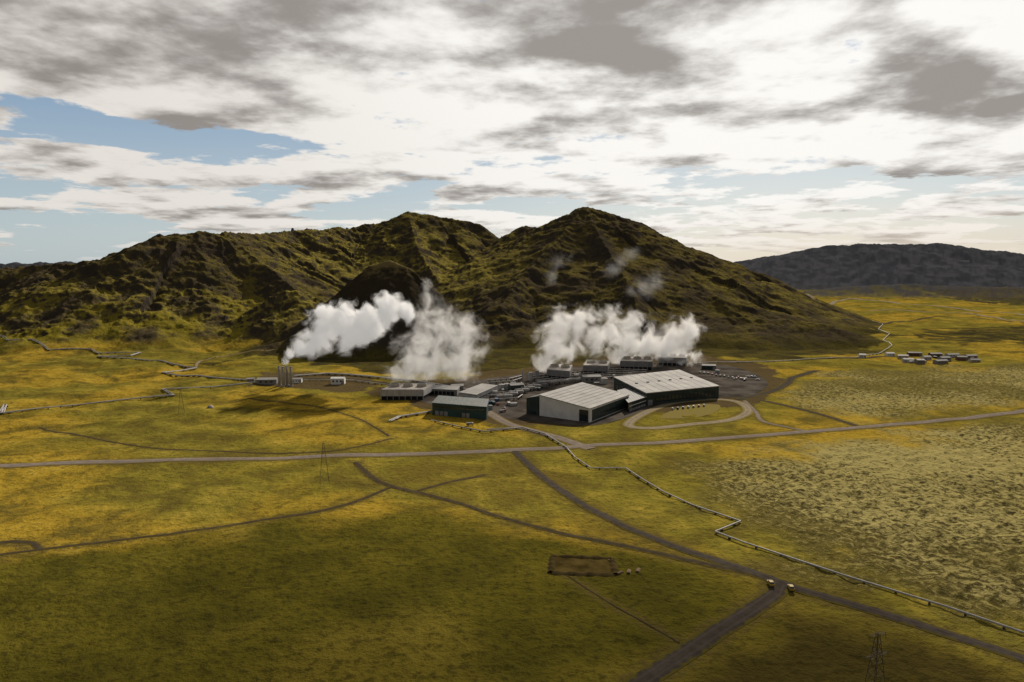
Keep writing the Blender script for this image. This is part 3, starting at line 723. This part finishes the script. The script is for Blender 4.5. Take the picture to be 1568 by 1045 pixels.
steam(735,[(622,572,22),(645,556,30),(655,530,30),(690,520,28),(665,490,24),(655,460,14),(652,440,8),(712,508,18),(700,550,28)],.05,3.0,.055,1.8,.18,wh=(.97,.94,.90),grow=1.9)
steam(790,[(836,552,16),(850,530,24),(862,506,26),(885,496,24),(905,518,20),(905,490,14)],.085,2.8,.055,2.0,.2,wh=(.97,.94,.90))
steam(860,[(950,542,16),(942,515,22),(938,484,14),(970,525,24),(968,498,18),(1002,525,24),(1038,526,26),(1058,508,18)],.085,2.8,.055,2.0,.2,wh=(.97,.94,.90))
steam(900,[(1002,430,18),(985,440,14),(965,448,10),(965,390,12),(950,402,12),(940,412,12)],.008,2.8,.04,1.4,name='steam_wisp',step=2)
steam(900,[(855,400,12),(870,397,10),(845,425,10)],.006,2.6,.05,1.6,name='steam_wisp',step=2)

# ---------------------------------------------------------------- light
SUN_EL=math.radians(31); SUN_AZ=math.radians(22)
sd=Vector((math.sin(SUN_AZ)*math.cos(SUN_EL),math.cos(SUN_AZ)*math.cos(SUN_EL),math.sin(SUN_EL)))
sl=bpy.data.lights.new('sun','SUN'); sl.energy=5.0; sl.angle=math.radians(.5); sl.color=(1,.91,.78)
so=link(bpy.data.objects.new('sun',sl)); so.rotation_euler=sd.to_track_quat('Z','Y').to_euler()
# unseen cloud sheet added above the view to shade the near meadow
def shade_cloud(cx,cy,cz,wx,wy,seed,dens=1.0):
    nx,ny=60,40; v=[];f=[]
    X_,Y_=np.meshgrid(np.linspace(-1,1,nx),np.linspace(-1,1,ny)); 
    Zc=20*(1-X_**2)*(1-Y_**2)+fbm(X_*3+seed,Y_*3,4,seed)*25
    v=[(float(a*wx),float(b_*wy),float(c_)) for a,b_,c_ in zip(X_.ravel(),Y_.ravel(),Zc.ravel())]
    f=[(j*nx+i,j*nx+i+1,(j+1)*nx+i+1,(j+1)*nx+i) for j in range(ny-1) for i in range(nx-1)]
    m=bpy.data.materials.new('shade_cloud_vapour'); m.use_nodes=True; t=NT(m.node_tree); t.n.remove(t.n['Principled BSDF'])
    me_=bpy.data.meshes.new('shade_cloud'); me_.from_pydata(v,[],f); me_.materials.append(m); me_.polygons.foreach_set('use_smooth',[True]*len(f)); me_.update()
    o=link(bpy.data.objects.new('shade_cloud',me_)); o.location=(cx,cy,cz)
    pos=t.new('ShaderNodeTexCoord').outputs['Object']; s_=t.new('ShaderNodeSeparateXYZ'); t.put(s_.inputs[0],pos)
    u=t.m('DIVIDE',s_.outputs[0],wx); w_=t.m('DIVIDE',s_.outputs[1],wy)
    r=t.m('ADD',t.m('MULTIPLY',u,u),t.m('MULTIPLY',w_,w_))
    n=t.noise(pos,.008,5,.55,.3)
    a=t.ss(t.m('ADD',r,t.m('MULTIPLY',t.m('SUBTRACT',n,.5),3.0)),1.25,-.1,0,dens)
    tr=t.new('ShaderNodeBsdfTransparent'); tl=t.new('ShaderNodeBsdfTranslucent'); df_=t.new('ShaderNodeBsdfDiffuse'); tl.inputs[0].default_value=(.8,.8,.8,1); df_.inputs[0].default_value=(.8,.8,.8,1)
    ad=t.new('ShaderNodeMixShader'); ad.inputs[0].default_value=.5; t.l.new(tl.outputs[0],ad.inputs[1]); t.l.new(df_.outputs[0],ad.inputs[2])
    mx_=t.new('ShaderNodeMixShader'); t.put(mx_.inputs[0],a); t.l.new(tr.outputs[0],mx_.inputs[1]); t.l.new(ad.outputs[0],mx_.inputs[2])
    t.l.new(mx_.outputs[0],t.n['Material Output'].inputs['Surface'])
def shade_cloud_for(gx,gy,z,wx,wy,seed,dens=1.0):
    k=z/sd.z; shade_cloud(gx+sd.x*k,gy+sd.y*k,z,wx,wy,seed,dens)
shade_cloud_for(-40,190,950,360,125,3,.62)
# ---------------------------------------------------------------- sky
w=bpy.data.worlds.new('World'); S.world=w; w.use_nodes=True; t=NT(w.node_tree); bg=t.n['Background']
sky=t.new('ShaderNodeTexSky',sky_type='NISHITA'); sky.sun_disc=False; sky.sun_elevation=SUN_EL; sky.sun_rotation=SUN_AZ; sky.air_density=1.0; sky.dust_density=1.5
d=t.new('ShaderNodeTexCoord').outputs['Generated']; d=t.vm('NORMALIZE',d)
sp=t.new('ShaderNodeSeparateXYZ'); t.put(sp.inputs[0],d); dx,dy,dz=sp.outputs
zc=t.m('MAXIMUM',dz,0.0); k=t.m('DIVIDE',1.0,t.m('ADD',zc,.10))
cv=t.comb(t.m('MULTIPLY',dx,k),t.m('MULTIPLY',dy,k),3.7)
yy=t.m('MAXIMUM',dy,.05); a_=t.m('DIVIDE',dx,yy); b2=t.m('DIVIDE',dz,yy)
def blob(px,py,sx,sy,amp,rot=0):
    r=ray(px,py); a0=r[0]/r[1]; b0=r[2]/r[1]; da=t.m('SUBTRACT',a_,a0); db=t.m('SUBTRACT',b2,b0); cr,sr=math.cos(rot),math.sin(rot)
    u=t.m('ADD',t.m('MULTIPLY',da,cr*F/sx),t.m('MULTIPLY',db,sr*F/sx)); v=t.m('ADD',t.m('MULTIPLY',da,-sr*F/sy),t.m('MULTIPLY',db,cr*F/sy))
    e=t.m('EXPONENT',t.m('MULTIPLY',t.m('ADD',t.m('MULTIPLY',u,u),t.m('MULTIPLY',v,v)),-1))
    return t.m('MULTIPLY',e,amp)
def tot(L):
    r=L[0]
    for q in L[1:]: r=t.m('ADD',r,q)
    return r
n1=t.noise(cv,1.05,9,.56,.15); nb=t.noise(cv,3.6,7,.60,.1)
nn=t.m('ADD',t.m('MULTIPLY',t.m('SUBTRACT',n1,.5),1.35),t.m('MULTIPLY',t.m('SUBTRACT',nb,.5),.55))
cov=tot([t.m('ADD',nn,.52),blob(120,180,200,18,-.34,-.30),blob(60,365,190,40,-.12),blob(690,268,150,22,-.12),blob(360,222,100,12,-.14),blob(500,218,80,10,-.12),blob(1310,70,28,45,-.20),blob(1390,20,50,20,-.14),blob(1130,285,120,20,-.06),blob(560,325,70,20,-.10),
  blob(300,60,600,85,.24),blob(100,10,500,80,.15),blob(900,70,500,120,.22),blob(1450,110,180,100,.18),blob(400,275,200,22,.16),blob(110,240,130,28,.20),blob(420,333,110,13,.18),blob(60,310,90,14,.16),blob(255,300,40,10,.16),blob(720,298,90,10,.10),blob(850,290,90,12,.12),blob(1300,240,300,50,.08),blob(1250,320,260,22,.12),blob(820,180,500,60,.06)])
c=t.ss(cov,.46,.55)
off_=t.noise(t.vm('ADD',cv,(.06,-.22,.0)),1.05,5,.55,.15)
side=t.m('SUBTRACT',off_,n1)
nd=t.noise(t.vm('ADD',cv,(5.,2.,1.)),1.7,7,.58,.2)
th=tot([t.m('MULTIPLY',t.m('SUBTRACT',cov,.5),.45),t.m('MULTIPLY',side,1.7),t.m('MULTIPLY',nb,.40),t.m('MULTIPLY',t.m('SUBTRACT',nd,.5),.75),t.m('ADD',.29,0.),blob(250,60,420,70,.16,.05),blob(930,70,180,50,.18,-.2),blob(1470,130,130,70,.20,.25),blob(1130,180,130,26,.12),blob(100,225,140,30,.02),blob(1200,50,130,110,-.14),blob(620,170,300,45,-.10),blob(1000,240,500,50,-.06),blob(1350,210,250,30,-.10)])
th=t.ss(th,.44,.86)
sun_dot=t.vm('DOT_PRODUCT',d,tuple(sd)); glow=t.ss(sun_dot,.6,1.0)
lit=t.mix(glow,(7.8,7.4,6.9),(10.0,9.8,9.4)); shade=t.mix(glow,(2.9,2.65,2.45),(3.4,3.15,2.9))
cc=t.mix(th,lit,shade)
blue=t.mix(t.ss(dz,.0,.28),(4.8,5.7,6.1),(1.9,3.1,4.7))
blue=t.mix(.2,blue,sky.outputs[0])
c=t.m('MULTIPLY',c,t.ss(dz,.0,.05,.2,1.))
out=t.mix(c,blue,cc)
warm=t.m('MULTIPLY',t.ss(dz,.10,.0),t.ss(dx,-.1,.5)); out=t.mix(t.m('MULTIPLY',warm,.6),out,(8.0,6.8,5.4))
up=t.m('MAXIMUM',t.ss(dz,.42,.60),t.ss(dy,.35,-.15))
out=t.mix(up,out,t.mix(n1,(1.6,1.55,1.6),(2.7,2.6,2.5)))
t.put(bg.inputs['Color'],out); bg.inputs['Strength'].default_value=.1
# ---------------------------------------------------------------- camera
cam=bpy.data.cameras.new('camera'); cam.lens=36*F/1568; cam.sensor_width=36; cam.clip_start=1; cam.clip_end=40000
co=link(bpy.data.objects.new('camera',cam)); co.location=(0,0,CH); co.rotation_euler=(math.pi/2-PITCH,0,0); S.camera=co
S.view_settings.view_transform='Standard'; S.view_settings.look='None'; S.view_settings.exposure=0
